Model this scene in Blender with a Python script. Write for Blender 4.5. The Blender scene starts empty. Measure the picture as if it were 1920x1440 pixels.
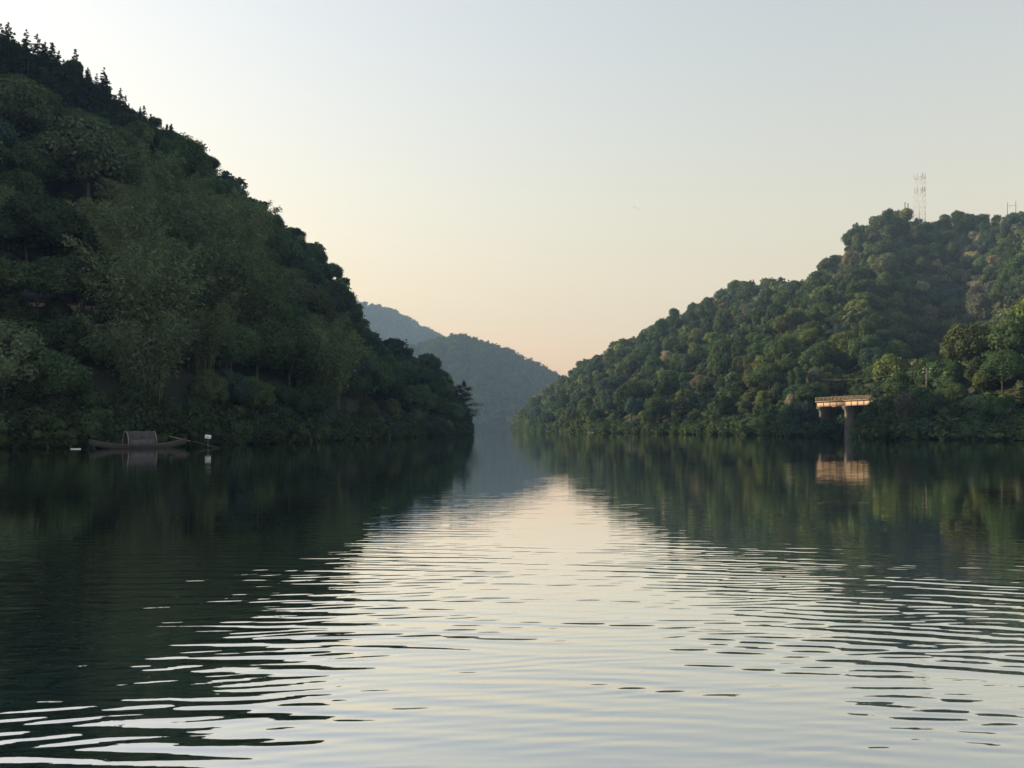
import bpy, math, random
import numpy as np
from mathutils import Vector

# ------------------------------------------------------------------ camera, sky, sun, exposure
scene = bpy.context.scene
col = scene.collection
F, CX, HY, CAMZ = 1560.0, 960.0, 800.0, 2.4          # focal length / principal column / horizon row of the photograph, eye height
SUN_AZ, SUN_EL = math.radians(-66.0), math.radians(20.8)   # azimuth from +Y, clockwise positive

cam_data = bpy.data.cameras.new('camera')
cam_data.sensor_width = 36.0
cam_data.lens = 36.0 * F / 1920.0
cam_data.shift_y = 80.0 / 1920.0
cam_data.clip_start = 0.1
cam_data.clip_end = 12000.0
cam = bpy.data.objects.new('camera', cam_data)
cam.location = (0, 0, CAMZ)
cam.rotation_euler = (math.radians(90), 0, 0)
col.objects.link(cam)
scene.camera = cam

world = bpy.data.worlds.new('World')
scene.world = world
world.use_nodes = True
wn = world.node_tree.nodes
wl = world.node_tree.links
sky = wn.new('ShaderNodeTexSky')
sky.sky_type = 'NISHITA'
sky.sun_disc = False
sky.sun_elevation = SUN_EL
sky.sun_rotation = SUN_AZ
sky.altitude = 0.0
sky.air_density = 3.0
sky.dust_density = 1.0
sky.ozone_density = 4.0
# one tone response for the whole sky: thin high haze flattens and pales it
def wnode(kind, op=None, **kw):
    n = wn.new(kind)
    if op: n.operation = op
    return n
sc0 = wnode('ShaderNodeVectorMath', 'SCALE'); sc0.inputs['Scale'].default_value = 0.1
hs = wn.new('ShaderNodeHueSaturation'); hs.inputs['Saturation'].default_value = 0.82
gm = wn.new('ShaderNodeGamma'); gm.inputs['Gamma'].default_value = 0.90
gain = wnode('ShaderNodeVectorMath', 'MULTIPLY'); gain.inputs[1].default_value = (14.8, 12.45, 13.1)
wl.new(sky.outputs[0], sc0.inputs[0]); wl.new(sc0.outputs[0], hs.inputs['Color']); wl.new(hs.outputs[0], gm.inputs['Color'])
wl.new(gm.outputs[0], gain.inputs[0]); wl.new(gain.outputs[0], wn['Background'].inputs['Color'])
wn['Background'].inputs['Strength'].default_value = 0.10

sun_data = bpy.data.lights.new('sun', 'SUN')
sun_data.energy = 5.0
sun_data.angle = math.radians(0.53)
sun_data.color = (1.0, 0.77, 0.48)
sun = bpy.data.objects.new('sun', sun_data)
sun_dir = Vector((math.sin(SUN_AZ) * math.cos(SUN_EL), math.cos(SUN_AZ) * math.cos(SUN_EL), math.sin(SUN_EL)))
sun.rotation_euler = sun_dir.to_track_quat('Z', 'Y').to_euler()
sun.location = (-400, 150, 300)
col.objects.link(sun)

vs = scene.view_settings
vs.view_transform = 'Standard'
vs.look = 'None'
vs.exposure = 0.85
vs.gamma = 1.0
vs.use_curve_mapping = False
scene.render.engine = 'CYCLES'
cy = scene.cycles
cy.max_bounces = 5
cy.diffuse_bounces = 2
cy.glossy_bounces = 2
cy.transmission_bounces = 2
cy.transparent_max_bounces = 4
cy.volume_bounces = 0
cy.use_denoising = True
cy.sample_clamp_indirect = 4.0
cy.use_adaptive_sampling = True
cy.adaptive_threshold = 0.015

rng = np.random.default_rng(7)
random.seed(7)

# ------------------------------------------------------------------ helpers
def U(px):
    return (px - CX) / F

def at(px, py, y):
    """World point at forward distance y seen at photograph pixel px, py."""
    return Vector((U(px) * y, y, CAMZ + (HY - py) / F * y))

def tag(o, label=None, cat=None, group=None, kind=None):
    if label: o['label'] = label
    if cat: o['category'] = cat
    if group: o['group'] = group
    if kind: o['kind'] = kind
    return o

def mesh_np(name, verts, quads=None, tris=None, mat=None, smooth=False, tint=None):
    me = bpy.data.meshes.new(name)
    verts = np.asarray(verts, dtype=np.float32).reshape(-1, 3)
    q = np.zeros((0, 4), np.int32) if quads is None else np.asarray(quads, np.int32).reshape(-1, 4)
    t = np.zeros((0, 3), np.int32) if tris is None else np.asarray(tris, np.int32).reshape(-1, 3)
    nl = q.size + t.size
    me.vertices.add(len(verts))
    me.vertices.foreach_set('co', verts.ravel())
    me.loops.add(nl)
    me.loops.foreach_set('vertex_index', np.concatenate([q.ravel(), t.ravel()]).astype(np.int32))
    me.polygons.add(len(q) + len(t))
    starts = np.concatenate([np.arange(len(q)) * 4, q.size + np.arange(len(t)) * 3]).astype(np.int32)
    totals = np.concatenate([np.full(len(q), 4), np.full(len(t), 3)]).astype(np.int32)
    me.polygons.foreach_set('loop_start', starts)
    me.polygons.foreach_set('loop_total', totals)
    if smooth:
        me.polygons.foreach_set('use_smooth', np.ones(len(q) + len(t), dtype=bool))
    if tint is not None:
        a = me.attributes.new('tint', 'FLOAT_COLOR', 'POINT')
        a.data.foreach_set('color', np.asarray(tint, np.float32).ravel())
    me.update(calc_edges=True)
    me.validate()
    if mat: me.materials.append(mat)
    return me

def link(name, me, parent=None):
    o = bpy.data.objects.new(name, me)
    col.objects.link(o)
    if parent: o.parent = parent
    return o

def empty(name, loc=(0, 0, 0), rz=0.0, s=1.0):
    o = bpy.data.objects.new(name, None)
    o.location = loc
    o.rotation_euler = (0, 0, rz)
    o.scale = (s, s, s)
    o.empty_display_size = 0.2
    col.objects.link(o)
    return o

class MB:
    """Collects boxes, tubes, tapers; build() makes ONE mesh object."""
    def __init__(self):
        self.v, self.q, self.t = [], [], []
    def add(self, v, q=(), t=()):
        b = len(self.v)
        self.v += [tuple(p) for p in v]
        self.q += [tuple(i + b for i in f) for f in q]
        self.t += [tuple(i + b for i in f) for f in t]
    def box(self, c, s, ax=None):
        ax = ax or (Vector((1, 0, 0)), Vector((0, 1, 0)), Vector((0, 0, 1)))
        c = Vector(c)
        v = [c + ax[0] * (i * s[0] / 2) + ax[1] * (j * s[1] / 2) + ax[2] * (k * s[2] / 2)
             for k in (-1, 1) for i, j in ((-1, -1), (1, -1), (1, 1), (-1, 1))]
        self.add(v, [(3, 2, 1, 0), (4, 5, 6, 7), (0, 1, 5, 4), (1, 2, 6, 5), (2, 3, 7, 6), (3, 0, 4, 7)])
    def tube(self, pts, rads, n=6):
        pts = [Vector(p) for p in pts]
        if not hasattr(rads, '__len__'): rads = [rads] * len(pts)
        rings = []
        for i, p in enumerate(pts):
            d = (pts[min(i + 1, len(pts) - 1)] - pts[max(i - 1, 0)])
            if d.length < 1e-6: d = Vector((0, 0, 1))
            d.normalize()
            a = d.orthogonal().normalized() if abs(d.z) > 0.95 else d.cross(Vector((0, 0, 1))).normalized()
            b = d.cross(a)
            rings.append([p + (a * math.cos(2 * math.pi * k / n) + b * math.sin(2 * math.pi * k / n)) * rads[i] for k in range(n)])
        v = [x for r in rings for x in r] + [pts[0], pts[-1]]
        q = [(i * n + k, i * n + (k + 1) % n, (i + 1) * n + (k + 1) % n, (i + 1) * n + k)
             for i in range(len(pts) - 1) for k in range(n)]
        L = len(pts) * n
        t = [(L, (k + 1) % n, k) for k in range(n)] + [(L + 1, L - n + k, L - n + (k + 1) % n) for k in range(n)]
        self.add(v, q, t)
    def build(self, name, mat, parent=None, smooth=False):
        return link(name, mesh_np(name, self.v, self.q or None, self.t or None, mat, smooth), parent)

# value noise in the plane, for terrain relief
_ng = rng.random((64, 64))
def vnoise(x, y):
    x = np.asarray(x, float); y = np.asarray(y, float)
    xi = np.floor(x).astype(int); yi = np.floor(y).astype(int)
    fx = x - xi; fy = y - yi
    fx = fx * fx * (3 - 2 * fx); fy = fy * fy * (3 - 2 * fy)
    g = lambda a, b: _ng[a % 64, b % 64]
    return ((g(xi, yi) * (1 - fx) + g(xi + 1, yi) * fx) * (1 - fy) + (g(xi, yi + 1) * (1 - fx) + g(xi + 1, yi + 1) * fx) * fy) * 2 - 1

# ------------------------------------------------------------------ materials
def new_mat(name):
    m = bpy.data.materials.new(name)
    m.use_nodes = True
    nt = m.node_tree
    nt.nodes.clear()
    out = nt.nodes.new('ShaderNodeOutputMaterial')
    return m, nt, out

def plain(name, c, rough=0.7, noise=0.25, scale=3.0, metal=0.0, dark=None):
    """Principled with blotchy wear between two tones of one colour."""
    m, nt, out = new_mat(name)
    N, L = nt.nodes, nt.links
    p = N.new('ShaderNodeBsdfPrincipled')
    p.inputs['Roughness'].default_value = rough
    p.inputs['Metallic'].default_value = metal
    tc = N.new('ShaderNodeTexCoord')
    n = N.new('ShaderNodeTexNoise')
    n.inputs['Scale'].default_value = scale
    n.inputs['Detail'].default_value = 4
    L.new(tc.outputs['Object'], n.inputs['Vector'])
    r = N.new('ShaderNodeValToRGB')
    d = dark or [x * (1 - noise) for x in c]
    r.color_ramp.elements[0].position = 0.35
    r.color_ramp.elements[0].color = (*d, 1)
    r.color_ramp.elements[1].position = 0.62
    r.color_ramp.elements[1].color = (*c, 1)
    L.new(n.outputs['Fac'], r.inputs['Fac'])
    L.new(r.outputs[0], p.inputs['Base Color'])
    b = N.new('ShaderNodeBump')
    b.inputs['Strength'].default_value = 0.3
    b.inputs['Distance'].default_value = 0.03
    L.new(n.outputs['Fac'], b.inputs['Height'])
    L.new(b.outputs[0], p.inputs['Normal'])
    L.new(p.outputs[0], out.inputs['Surface'])
    return m

def foliage_mat(name, source):
    """Leaf material: hue of the plant (object colour or vertex tint) varied leaf by leaf, a little light through the leaf."""
    m, nt, out = new_mat(name)
    N, L = nt.nodes, nt.links
    if source == 'object':
        base = N.new('ShaderNodeObjectInfo').outputs['Color']
    else:
        a = N.new('ShaderNodeAttribute'); a.attribute_name = 'tint'
        base = a.outputs['Color']
    g = N.new('ShaderNodeNewGeometry')
    mr = N.new('ShaderNodeMapRange')
    mr.inputs['To Min'].default_value = 0.70
    mr.inputs['To Max'].default_value = 1.30
    L.new(g.outputs['Random Per Island'], mr.inputs['Value'])
    mul = N.new('ShaderNodeVectorMath'); mul.operation = 'SCALE'
    L.new(base, mul.inputs[0]); L.new(mr.outputs[0], mul.inputs['Scale'])
    d = N.new('ShaderNodeBsdfDiffuse')
    t = N.new('ShaderNodeBsdfTranslucent')
    L.new(mul.outputs[0], d.inputs['Color']); 
    tm = N.new('ShaderNodeVectorMath'); tm.operation = 'MULTIPLY'
    tm.inputs[1].default_value = (1.1, 1.15, 0.6)
    L.new(mul.outputs[0], tm.inputs[0]); L.new(tm.outputs[0], t.inputs['Color'])
    mx = N.new('ShaderNodeMixShader'); mx.inputs[0].default_value = 0.25
    L.new(d.outputs[0], mx.inputs[1]); L.new(t.outputs[0], mx.inputs[2])
    L.new(mx.outputs[0], out.inputs['Surface'])
    return m

M_LEAF = foliage_mat('leaves', 'object')
M_LEAF_TINT = foliage_mat('forest_leaves', 'tint')
M_BARK = plain('bark', (0.060, 0.054, 0.047), 0.9, 0.5, 2.0)
M_CULM = plain('bamboo_culm', (0.09, 0.11, 0.045), 0.6, 0.4, 1.5)
M_SOIL = plain('forest_floor', (0.024, 0.032, 0.014), 0.95, 0.5, 0.15, dark=(0.016, 0.018, 0.010))
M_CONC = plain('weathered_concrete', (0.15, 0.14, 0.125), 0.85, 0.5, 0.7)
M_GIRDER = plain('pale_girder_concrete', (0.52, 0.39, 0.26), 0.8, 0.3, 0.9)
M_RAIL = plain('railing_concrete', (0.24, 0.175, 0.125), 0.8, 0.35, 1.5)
M_STEEL = plain('galvanised_steel', (0.62, 0.63, 0.65), 0.5, 0.2, 1.0)
M_PANEL = plain('antenna_panel', (0.46, 0.48, 0.52), 0.5, 0.2, 1.0)
M_WOODPOLE = plain('pole_concrete', (0.17, 0.16, 0.15), 0.85, 0.3, 1.0)
M_WIRE = plain('wire', (0.16, 0.155, 0.15), 0.5, 0.2, 1.0)
M_HULL = plain('boat_hull_wood', (0.038, 0.030, 0.026), 0.7, 0.4, 3.0)
M_TRIM = plain('boat_rail_wood', (0.12, 0.095, 0.075), 0.7, 0.4, 3.0)
M_MAT = plain('woven_canopy', (0.058, 0.052, 0.051), 0.9, 0.35, 6.0)
M_TARP = plain('grey_tarp', (0.070, 0.074, 0.078), 0.8, 0.3, 2.0)
M_BAMBOO = plain('dry_bamboo', (0.36, 0.32, 0.25), 0.6, 0.3, 3.0)
M_WHITE = plain('white_paint', (0.78, 0.80, 0.82), 0.6, 0.12, 2.0)
M_BLUE = plain('sign_ink', (0.22, 0.30, 0.40), 0.6, 0.1, 2.0)
M_FOAM = plain('white_foam', (0.72, 0.71, 0.68), 0.8, 0.15, 4.0)
M_WALL = plain('house_plaster', (0.72, 0.73, 0.75), 0.85, 0.2, 0.8)
M_TILE = plain('roof_tile', (0.07, 0.07, 0.075), 0.85, 0.35, 2.0)
M_DARKGLASS = plain('window_glass', (0.02, 0.025, 0.03), 0.15, 0.2, 1.0)
M_STONE = plain('stone', (0.22, 0.19, 0.16), 0.9, 0.45, 1.5)
M_BIRD = plain('dark_feathers', (0.12, 0.12, 0.12), 0.8, 0.2, 6.0)

def water_mat():
    m, nt, out = new_mat('lake_water')
    N, L = nt.nodes, nt.links
    geo = N.new('ShaderNodeNewGeometry')
    def noise(rot, sx, sy, detail, off, dist=0.0):
        mp = N.new('ShaderNodeMapping')
        mp.inputs['Rotation'].default_value = (0, 0, math.radians(rot))
        mp.inputs['Scale'].default_value = (sx, sy, 1)
        mp.inputs['Location'].default_value = (off, off * 1.7, 0)
        L.new(geo.outputs['Position'], mp.inputs['Vector'])
        n = N.new('ShaderNodeTexNoise')
        n.inputs['Scale'].default_value = 1.0
        n.inputs['Detail'].default_value = detail
        n.inputs['Roughness'].default_value = 0.45
        n.inputs['Distortion'].default_value = dist
        L.new(mp.outputs[0], n.inputs['Vector'])
        return n.outputs['Fac']
    def math_(op, a, b):
        k = N.new('ShaderNodeMath'); k.operation = op
        for i, x in enumerate((a, b)):
            if isinstance(x, (int, float)): k.inputs[i].default_value = x
            else: L.new(x, k.inputs[i])
        return k.outputs[0]
    def ramp(v, lo, hi, a, b):
        r = N.new('ShaderNodeMapRange'); r.interpolation_type = 'SMOOTHSTEP'
        for k, x in zip(('From Min', 'From Max', 'To Min', 'To Max'), (lo, hi, a, b)): r.inputs[k].default_value = x
        L.new(v, r.inputs['Value'])
        return r.outputs[0]
    # ripples: trains of low waves running up the lake from behind the camera, broken into patches by noise
    def train(cx, cy_, lam, slope, off, wob):
        d = N.new('ShaderNodeVectorMath'); d.operation = 'DISTANCE'
        L.new(geo.outputs['Position'], d.inputs[0]); d.inputs[1].default_value = (cx, cy_, 0)
        ph = math_('MULTIPLY', d.outputs['Value'], 2 * math.pi / lam)
        ph = math_('ADD', ph, math_('MULTIPLY', noise(5, 0.30 / lam * .5, 0.55 / lam * .5, 1.0, off), wob))
        env = ramp(noise(3, 0.11 / lam, 0.36 / lam, 1.0, off + 5.3), 0.32, 0.66, 0.02, 1.0)
        return math_('MULTIPLY', math_('MULTIPLY', math_('SINE', ph, 0.0), env), slope * lam / (2 * math.pi))
    gust = noise(4, 0.050, 0.11, 2.0, 41.0)
    amp = ramp(gust, 0.36, 0.62, 0.55, 1.15)
    h = train(-3.0, -16.0, 0.27, 0.080, 3.1, 8.0)
    h = math_('ADD', h, train(7.0, -26.0, 0.19, 0.060, 17.3, 8.0))
    h = math_('ADD', h, train(-6.0, -22.0, 0.47, 0.065, 29.9, 7.0))
    h = math_('ADD', h, train(0.0, -60.0, 0.13, 0.028, 47.7, 7.0))
    h = math_('MULTIPLY', h, amp)
    h = math_('ADD', h, math_('MULTIPLY', noise(-8, 2.2, 7.5, 2.0, 71.0), 0.0022))
    r4 = noise(3, 0.07, 0.42, 0.0, 57.0)
    h = math_('ADD', h, math_('MULTIPLY', r4, 0.022))
    sep = N.new('ShaderNodeSeparateXYZ'); L.new(geo.outputs['Position'], sep.inputs[0])
    calm = math_('MULTIPLY', ramp(sep.outputs['Y'], 3.5, 21.0, 1.1, 0.11), ramp(sep.outputs['Y'], 30.0, 75.0, 1.0, 0.55))      # sheltered water under the far banks
    h = math_('MULTIPLY', h, calm)
    b = N.new('ShaderNodeBump')
    b.inputs['Strength'].default_value = 1.0
    b.inputs['Distance'].default_value = 1.0
    L.new(h, b.inputs['Height'])
    gl = N.new('ShaderNodeBsdfGlossy')
    gl.inputs['Roughness'].default_value = 0.015
    gl.inputs['Color'].default_value = (0.98, 0.98, 0.965, 1)
    L.new(b.outputs[0], gl.inputs['Normal'])
    df = N.new('ShaderNodeBsdfDiffuse')
    df.inputs['Color'].default_value = (0.010, 0.030, 0.028, 1)
    lw = N.new('ShaderNodeFresnel'); lw.inputs['IOR'].default_value = 1.34
    L.new(b.outputs[0], lw.inputs['Normal'])
    fac = ramp(lw.outputs[0], 0.0, 0.40, 0.60, 0.985)
    mx = N.new('ShaderNodeMixShader')
    L.new(fac, mx.inputs[0]); L.new(df.outputs[0], mx.inputs[1]); L.new(gl.outputs[0], mx.inputs[2])
    L.new(mx.outputs[0], out.inputs['Surface'])
    return m
M_WATER = water_mat()

# ------------------------------------------------------------------ water and terrain
def grid_mesh(name, P, mat, smooth=True):
    n, m, _ = P.shape
    idx = np.arange(n * m).reshape(n, m)
    q = np.stack([idx[:-1, :-1], idx[1:, :-1], idx[1:, 1:], idx[:-1, 1:]], -1).reshape(-1, 4)
    return mesh_np(name, P.reshape(-1, 3), q, None, mat, smooth)

W = 2300.0
wx = np.linspace(-W, W, 24); wy = np.linspace(-500, W, 18)
wp = np.zeros((24, 18, 3)); wp[..., 0] = wx[:, None]; wp[..., 1] = wy[None, :]
tag(link('lake_water', grid_mesh('lake_water', wp, M_WATER)), kind='structure')

class Hill:
    """A slope lofted from a shoreline (t=0) to a ridge (t=1), in world metres."""
    def __init__(self, rows, prof, rough, soft=15, ns=1.0):
        self.ns = ns
        a = np.array(rows, float)
        n = len(a)
        ss = np.linspace(0, n - 1, (n - 1) * 12 + 1)
        k = np.array([np.interp(ss, np.arange(n), a[:, j]) for j in range(5)]).T
        ker = np.hanning(soft); ker /= ker.sum()
        pad = np.pad(k, ((soft // 2, soft // 2), (0, 0)), mode='edge')
        self.k = np.array([np.convolve(pad[:, j], ker, 'valid') for j in range(5)]).T
        self.n = n - 1
        self.prof, self.rough = prof, rough
    def pt(self, s, t):
        s = np.asarray(s, float); t = np.asarray(t, float)
        c = [np.interp(s * 12, np.arange(len(self.k)), self.k[:, j]) for j in range(5)]
        x = c[0] + (c[2] - c[0]) * t
        y = c[1] + (c[3] - c[1]) * t
        tt = np.clip(t, 0, 1)
        z = c[4] * self.prof(s, tt)
        z = np.where(t > 1, z * (1 - 0.55 * (t - 1) / 0.6), z)
        n = vnoise(x / 34 / self.ns + 5, y / 34 / self.ns) * 0.65 + vnoise(x / 14 / self.ns, y / 14 / self.ns + 9) * 0.35
        z = z + n * self.rough * np.clip(tt * 4, 0, 1) * np.clip(c[4] / 40, 0.1, 1)
        z = np.where(t < 0, t * 40, z + 0.5 * np.clip(tt * 30, 0, 1))
        return np.stack([x, y, z], -1)
    def mesh(self, name, mat, ns, ts):
        S = np.linspace(0, self.n, ns)
        T = np.array(ts)
        P = self.pt(S[:, None] + 0 * T[None], T[None] + 0 * S[:, None])
        return grid_mesh(name, P, mat)

# shore x, shore y, ridge x, ridge y, ridge ground height
LEFT = [(-130, -150, -225, -150, 90), (-108, -60, -203, -50, 93), (-90, 20, -178, 45, 94), (-72, 70, -150, 130, 94),
        (-59, 95, -123, 200, 91), (-49, 98, -107, 220, 86), (-41, 104, -91.6, 238, 79), (-36, 120, -76, 258, 61),
        (-32, 140, -63.5, 275, 54), (-28, 165, -56.7, 290, 41), (-24, 190, -46.3, 278, 27), (-19.5, 215, -35, 273, 24),
        (-17, 235, -25, 268, 20), (-14.8, 249, -17.5, 263, 10), (-14.2, 255, -15.5, 266, 2)]
RIGHT = [(0, 640, 12, 665, 1), (12, 468, 31, 560, 25), (30, 340, 53, 520, 39), (44, 288, 75, 490, 50), (61, 252, 102, 470, 65),
         (67, 234, 128, 455, 75), (70, 208, 152, 440, 66), (87, 213, 171, 430, 87), (76.5, 179, 185, 425, 105),
         (77, 165, 199, 420, 107), (81, 152, 221, 420, 101), (85, 147, 237, 415, 98), (90, 143, 246, 400, 101),
         (102, 120, 262, 330, 96), (116, 80, 280, 240, 90), (126, 0, 290, 100, 80), (132, -150, 290, -100, 75)]
g_ = lambda s, c, w: np.exp(-((s - c) / w) ** 2)
def prof_l(s, t):
    return t ** 0.88
def prof_r(s, t):
    p = t ** 0.92
    p = p + 0.12 * g_(s, 6.1, 0.85) * np.sin(np.pi * t)                           # spur that catches the light
    p = p - 0.32 * g_(s, 9.8, 1.9) * np.sin(np.pi * np.clip(t, 0, 1)) ** 1.3      # shaded bowl under the mast hill
    p = p + 0.085 * g_(s, 11.8, 1.7) * np.clip(t / 0.08, 0, 1) * np.clip((0.4 - t) / 0.25, 0, 1)   # near bank
    return p
left = Hill(LEFT, prof_l, 4.0)
right = Hill(RIGHT, prof_r, 4.5)
TS = [-0.06, -0.02, 0] + list(np.linspace(0.02, 1.0, 34)) + [1.1, 1.25, 1.45, 1.6]
tag(link('left_hill', left.mesh('left_hill', M_SOIL, 150, TS)), kind='structure')
tag(link('right_hill', right.mesh('right_hill', M_SOIL, 170, TS)), kind='structure')

def far_hill(sil, y_shore, y_ridge, treeh):
    rows = []
    for px, py in sil:
        z = max(1.0, CAMZ + (HY - py) / F * y_ridge - treeh)
        rows.append((U(px) * y_shore * 1.0, y_shore, U(px) * y_ridge, y_ridge, z))
    return Hill(rows, lambda s, t: t ** 0.8 - .10 * np.sin(s * 5.3) * np.sin(np.pi * t), 12.0, 5, 2.6)
FAR_B = far_hill([(300, 640), (500, 640), (640, 660), (740, 665), (800, 650), (830, 640), (866, 629), (905, 646), (960, 672), (1000, 692),
                  (1045, 716), (1100, 735), (1200, 750), (1400, 760), (1700, 770)], 1000, 1230, 8)
FAR_A = far_hill([(200, 480), (450, 520), (600, 555), (660, 566), (700, 572), (740, 592), (790, 612), (830, 634), (880, 655), (960, 690), (1040, 725),
                  (1200, 750), (1500, 755)], 1500, 1850, 8)
TF = [-0.02, 0] + list(np.linspace(0.05, 1.0, 16)) + [1.2, 1.6]
tag(link('far_hill', FAR_B.mesh('far_hill', M_SOIL, 90, TF)), kind='structure')
tag(link('far_hill', FAR_A.mesh('far_hill', M_SOIL, 90, TF)), kind='structure')

# ------------------------------------------------------------------ plants: prototypes
def unit(v):
    return v / np.maximum(np.linalg.norm(v, axis=-1, keepdims=True), 1e-9)

def leaf_quads(C, Nn, L, Wd, r):
    """Rhombic leaf sprays: centre, normal, length, width -> verts, quads."""
    n = len(C)
    rv = unit(r.normal(size=(n, 3)))
    T = unit(np.cross(Nn, rv)); B = np.cross(Nn, T)
    L = np.broadcast_to(L, (n,))[:, None]; Wd = np.broadcast_to(Wd, (n,))[:, None]
    v = np.stack([C - T * L * .5, C + B * Wd * .5 - Nn * L * .10, C + T * L * .5, C - B * Wd * .5 - Nn * L * .10], 1)
    q = np.arange(n * 4).reshape(n, 4)
    return v.reshape(-1, 3), q

def leaf_tris(C, Nn, L, Wd, r):
    n = len(C)
    rv = unit(r.normal(size=(n, 3)))
    T = unit(np.cross(Nn, rv)); B = np.cross(Nn, T)
    L = np.broadcast_to(L, (n,))[:, None]; Wd = np.broadcast_to(Wd, (n,))[:, None]
    v = np.stack([C + T * L * .6, C - T * L * .45 + B * Wd * .62, C - T * L * .45 - B * Wd * .62], 1)
    return v.reshape(-1, 3), np.arange(n * 3).reshape(n, 3)

def ico():
    p = (1 + 5 ** .5) / 2
    v = unit(np.array([(-1, p, 0), (1, p, 0), (-1, -p, 0), (1, -p, 0), (0, -1, p), (0, 1, p), (0, -1, -p), (0, 1, -p), (p, 0, -1), (p, 0, 1), (-p, 0, -1), (-p, 0, 1)], float))
    t = np.array([(0, 11, 5), (0, 5, 1), (0, 1, 7), (0, 7, 10), (0, 10, 11), (1, 5, 9), (5, 11, 4), (11, 10, 2), (10, 7, 6), (7, 1, 8),
                  (3, 9, 4), (3, 4, 2), (3, 2, 6), (3, 6, 8), (3, 8, 9), (4, 9, 5), (2, 4, 11), (6, 2, 10), (8, 6, 7), (9, 8, 1)])
    return v, np.zeros((0, 4), int), t

_sph = None
def low_sphere():
    global _sph
    if _sph is None:
        nu, nv = 8, 4
        v = [(0, 0, 1)] + [(math.sin(math.pi * j / (nv + 1)) * math.cos(2 * math.pi * i / nu), math.sin(math.pi * j / (nv + 1)) * math.sin(2 * math.pi * i / nu),
              math.cos(math.pi * j / (nv + 1))) for j in range(1, nv + 1) for i in range(nu)] + [(0, 0, -1)]
        q = [(1 + j * nu + i, 1 + (j + 1) * nu + i, 1 + (j + 1) * nu + (i + 1) % nu, 1 + j * nu + (i + 1) % nu) for j in range(nv - 1) for i in range(nu)]
        e = len(v) - 1
        t = [(0, 1 + i, 1 + (i + 1) % nu) for i in range(nu)] + [(e, e - nu + (i + 1) % nu, e - nu + i) for i in range(nu)]
        _sph = (np.array(v), np.array(q), np.array(t))
    return _sph

class Geo:
    def __init__(self):
        self.v, self.q, self.t, self.n = [], [], [], 0
    def add(self, v, q=None, t=None):
        v = np.asarray(v).reshape(-1, 3)
        self.v.append(v)
        if q is not None and len(q): self.q.append(np.asarray(q) + self.n)
        if t is not None and len(t): self.t.append(np.asarray(t) + self.n)
        self.n += len(v)
    def arrays(self):
        return (np.concatenate(self.v), np.concatenate(self.q) if self.q else np.zeros((0, 4), int),
                np.concatenate(self.t) if self.t else np.zeros((0, 3), int))

def crown_geo(seed, nlobe, rx, rz, zc, nleaf, leaf, lob=(0.30, 0.46), core=0.80, squash=0.85, light=False):
    """Broadleaf crown: leaf sprays over many overlapping boughs."""
    r = np.random.default_rng(seed)
    D = unit(r.normal(size=(nlobe * 4, 3)))
    D = D[D[:, 2] > -0.45][:nlobe]
    rad = r.uniform(lob[0], lob[1], len(D)) * rx
    k = r.uniform(0.62, 1.0, len(D))[:, None]
    C = D * k * np.array([rx, rx, rz]) * 0.78
    C[:, 0] += r.normal() * 0.15 * rx
    C = np.vstack([C, [[0, 0, -0.1 * rz]]]); rad = np.append(rad, 0.55 * rx)
    C[:, 2] += zc
    g = Geo()
    w = rad ** 2 / (rad ** 2).sum()
    li = r.choice(len(rad), size=nleaf * 2, p=w)
    d = unit(r.normal(size=(nleaf * 2, 3)) + np.array([0, 0, 0.35]))
    sq = np.array([1, 1, squash])
    rr = rad[li] * np.where(r.random(nleaf * 2) < .2, r.uniform(1.05, 1.34, nleaf * 2), r.uniform(0.80, 1.10, nleaf * 2))
    P = C[li] + d * rr[:, None] * sq
    inside = np.zeros(len(P), bool)
    for c, ra in zip(C, rad):
        inside |= (np.linalg.norm((P - c) / sq, axis=1) < ra * 0.74)
    keep = np.where(~inside)[0][:nleaf]
    P, d = P[keep], d[keep]
    Nn = unit(d * 0.75 + np.array([0, 0, 0.35]) + r.normal(size=P.shape) * 0.42)
    ls = leaf * r.uniform(0.6, 1.35, len(P))
    if light:
        v, t = leaf_tris(P, Nn, ls, ls * 0.62, r)
        g.add(v, None, t)
        sv, sq4, st = ico()
    else:
        v, q = leaf_quads(P, Nn, ls, ls * 0.62, r)
        g.add(v, q)
        sv, sq4, st = low_sphere()
    for c, ra in zip(C, rad):
        if r.random() < .22 and np.linalg.norm(c[:2]) > .45 * rx: continue
        vv = sv * (1 + r.normal(size=(len(sv), 1)) * 0.06) * ra * core * np.array([1, 1, squash]) + c
        g.add(vv, sq4, st)
    return g.arrays()

def trunk_geo(seed, h, r0, spread):
    r = random.Random(seed)
    m = MB()
    top = Vector((r.uniform(-.3, .3), r.uniform(-.3, .3), h))
    m.tube([(0, 0, -1.2), (0, 0, 0.3), (top.x * .4, top.y * .4, h * .5), top], [r0 * 1.4, r0, r0 * .8, r0 * .45], 6)
    for k in range(5):
        a = 2 * math.pi * (k + r.random() * .7) / 5
        z = h * r.uniform(.55, .95)
        e = Vector((math.cos(a) * spread * r.uniform(.5, .9), math.sin(a) * spread * r.uniform(.5, .9), z + spread * r.uniform(.35, .8)))
        b = Vector((top.x * z / h * .6, top.y * z / h * .6, z))
        m.tube([b, b.lerp(e, .5) + Vector((0, 0, .15 * spread)), e], [r0 * .5, r0 * .35, r0 * .12], 5)
    return np.array(m.v), np.array(m.q), np.array(m.t)

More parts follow.
